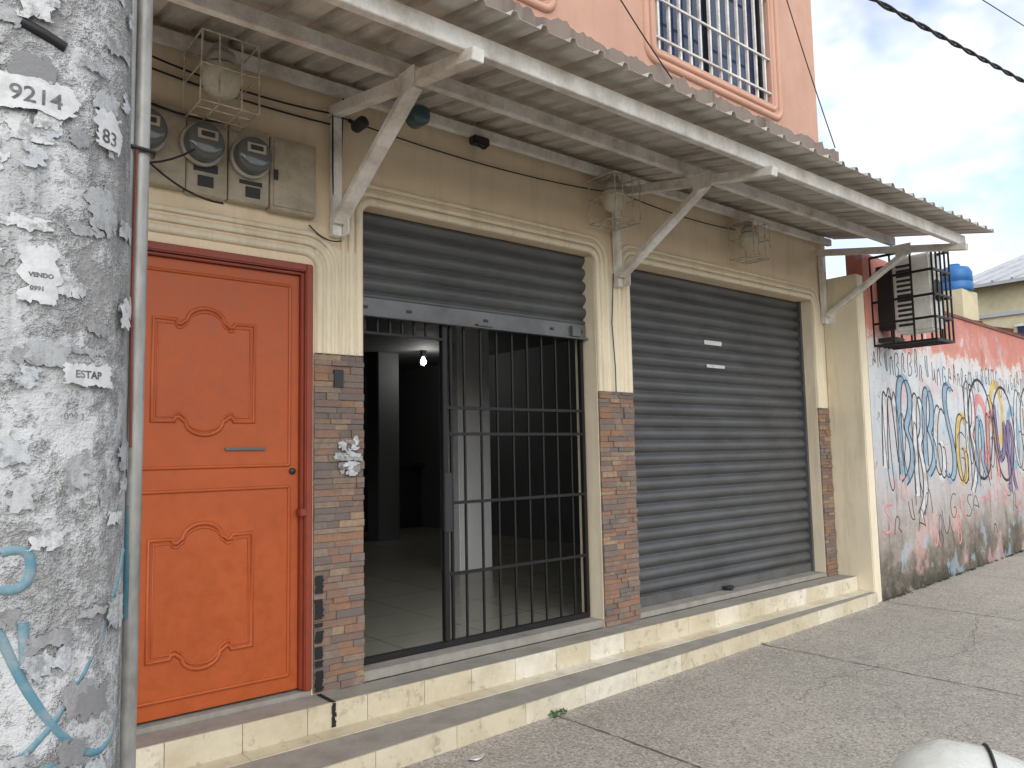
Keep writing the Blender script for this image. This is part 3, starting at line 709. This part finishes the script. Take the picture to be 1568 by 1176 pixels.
# ---------------------------------------------------------------- parked motorcycle (mostly below the frame)
MC=empty('parked_motorcycle'); Lb=Vector((1.41,-3.06,0)); md=Vector((.45,-.893,0)).normalized(); ms=Vector((-md.y,md.x,0))
def mp(a,s,z): return tuple(Lb+md*a+ms*s+Vector((0,0,z)))
def loft(name,secs,mat,seg=28):
    bm=bmesh.new(); rows=[]
    for a,z,w,h in secs:
        rows.append([bm.verts.new(mp(a,w*math.cos(t),z+h*math.sin(t))) for t in [2*math.pi*i/seg for i in range(seg)]])
    for r0,r1 in zip(rows,rows[1:]):
        for i in range(seg): bm.faces.new((r0[i],r0[(i+1)%seg],r1[(i+1)%seg],r1[i]))
    bm.faces.new(rows[0]); bm.faces.new(rows[-1]); bmesh.ops.recalc_face_normals(bm,faces=bm.faces)
    me=bpy.data.meshes.new(name); bm.to_mesh(me); bm.free(); return link(name,me,mat,MC,True)
loft('tail_cowl',[(-.12,.545,.01,.01),(-.115,.55,.04,.025),(-.10,.555,.065,.042),(-.07,.56,.088,.056),(-.03,.565,.103,.066),(.03,.56,.110,.066),(.10,.545,.112,.060),(.25,.52,.12,.055),(.4,.48,.10,.05)],'mwhite')
tube('cowl_edge_trim',[[mp(.035,.112*math.cos(t),.56+.0675*math.sin(t)) for t in [math.pi*(.02+.96*i/24) for i in range(25)]]],.003,'seat',MC)
loft('seat',[(.2,.55,.02,.008),(.24,.57,.10,.012),(.4,.59,.12,.03),(.6,.59,.11,.03),(.75,.59,.06,.02)],'seat')
loft('fuel_tank',[(.68,.56,.05,.04),(.75,.6,.12,.09),(.95,.64,.14,.11),(1.1,.62,.09,.08),(1.15,.6,.03,.03)],'mwhite')
loft('engine',[(.55,.12,.08,.08),(.6,.15,.14,.14),(.9,.17,.14,.15),(.98,.15,.08,.1)],'dark')
def wheel(a,name):
    r=.29; zc=GZ+r+.0
    path=[mp(a+(r-.045)*math.cos(t),0,zc+(r-.045)*math.sin(t)) for t in [2*math.pi*i/32 for i in range(32)]]
    tube(name+'_tyre',[path],.045,'tyre',MC,True,4)
    tube(name+'_rim',[[mp(a+.2*math.cos(t),0,zc+.2*math.sin(t)) for t in [2*math.pi*i/32 for i in range(32)]]],.012,'slatbar',MC,True)
    tube(name+'_spokes',[[mp(a,0,zc),mp(a+.2*math.cos(t),0,zc+.2*math.sin(t))] for t in [2*math.pi*i/8 for i in range(8)]],.008,'slatbar',MC)
wheel(.12,'rear_wheel'); wheel(1.38,'front_wheel')
tube('frame_and_fork',[[mp(1.38,.07,.05),mp(1.18,.07,.66)],[mp(1.38,-.07,.05),mp(1.18,-.07,.66)],[mp(.12,.09,.05),mp(.7,.09,.1)],[mp(.12,-.09,.05),mp(.7,-.09,.1)],[mp(.7,0,.1),mp(1.15,0,.6)],[mp(.12,.09,.05),mp(.2,.1,.45)],[mp(.12,-.09,.05),mp(.2,-.1,.45)]],.018,'dark',MC)
tube('handlebar',[[mp(1.02,-.34,.82),mp(1.1,-.2,.84),mp(1.17,-.08,.74),mp(1.17,.08,.74),mp(1.1,.2,.84),mp(1.02,.34,.82)]],.013,'dark',MC)
lathe('headlamp',[(.001,-.08),(.07,-.06),(.09,.02),(.09,.05),(.001,.06)],mp(1.27,0,.66),'slatbar',MC,'Y')
blob2=bpy.data.meshes.new('litter'); 
pts=[(2.15+.05*math.cos(a)*random.uniform(.6,1.1),-.72+.03*math.sin(a)*random.uniform(.6,1.1),GZ+.006+random.uniform(0,.012)) for a in [i*.7 for i in range(9)]]
blob2.from_pydata(pts,[],[tuple(range(9))]); link('paper_litter',blob2,'sticker')
# ---------------------------------------------------------------- world, sun, camera
w=bpy.data.worlds.new("World"); sc.world=w; w.use_nodes=True; nt=w.node_tree; bg=nt.nodes['Background']
sky=nt.nodes.new('ShaderNodeTexSky'); sky.sky_type='NISHITA'; sky.sun_disc=False
el,rot=math.radians(33),math.radians(205)
sky.sun_elevation=el; sky.sun_rotation=rot; sky.air_density=1.0; sky.dust_density=1.2
tc=nt.nodes.new('ShaderNodeTexCoord'); 
cn=noise(nt,tc.outputs['Generated'],3.2,9,.58,(1,1,1.8))
cf=ramp(nt,cn,[(.42,g(0.30)),(.55,g(1))])
cn2=noise(nt,tc.outputs['Generated'],6,8,.6)
cc=ramp(nt,cn2,[(.34,(5.9,6.0,6.2,1)),(.58,(9.4,9.4,9.4,1))])
skb=mix(nt,1.0,sky.outputs[0],(1.9,1.95,2.0,1),'MULTIPLY')
base=mix(nt,cf,skb,cc)
nt.links.new(base,bg.inputs[0]); bg.inputs[1].default_value=.15
sd=bpy.data.lights.new('sun','SUN'); sd.energy=1.5; sd.angle=math.radians(60); sd.color=(1,.97,.92)
so=bpy.data.objects.new('sun',sd); COL.objects.link(so)
sv=Vector((math.sin(rot)*math.cos(el),math.cos(rot)*math.cos(el),math.sin(el)))
so.rotation_euler=sv.to_track_quat('Z','Y').to_euler(); so.location=(0,-10,12)
yaw,pit,rol=map(math.radians,(39.691,5.121,-1.132))
F=Vector((math.sin(yaw)*math.cos(pit),math.cos(yaw)*math.cos(pit),math.sin(pit))); R0=Vector((math.cos(yaw),-math.sin(yaw),0)); U0=R0.cross(F)
R=R0*math.cos(rol)+U0*math.sin(rol); U=-R0*math.sin(rol)+U0*math.cos(rol)
cd=bpy.data.cameras.new('camera'); co=bpy.data.objects.new('camera',cd); COL.objects.link(co)
m3=Matrix((R,U,-F)).transposed(); co.matrix_world=Matrix.Translation((0,-3.607,1.127))@m3.to_4x4()
cd.sensor_width=36; cd.lens=36*1179.9/1568; cd.clip_start=.05; cd.clip_end=1000
sc.camera=co
sc.view_settings.view_transform='Standard'; sc.view_settings.look='None'; sc.view_settings.exposure=0
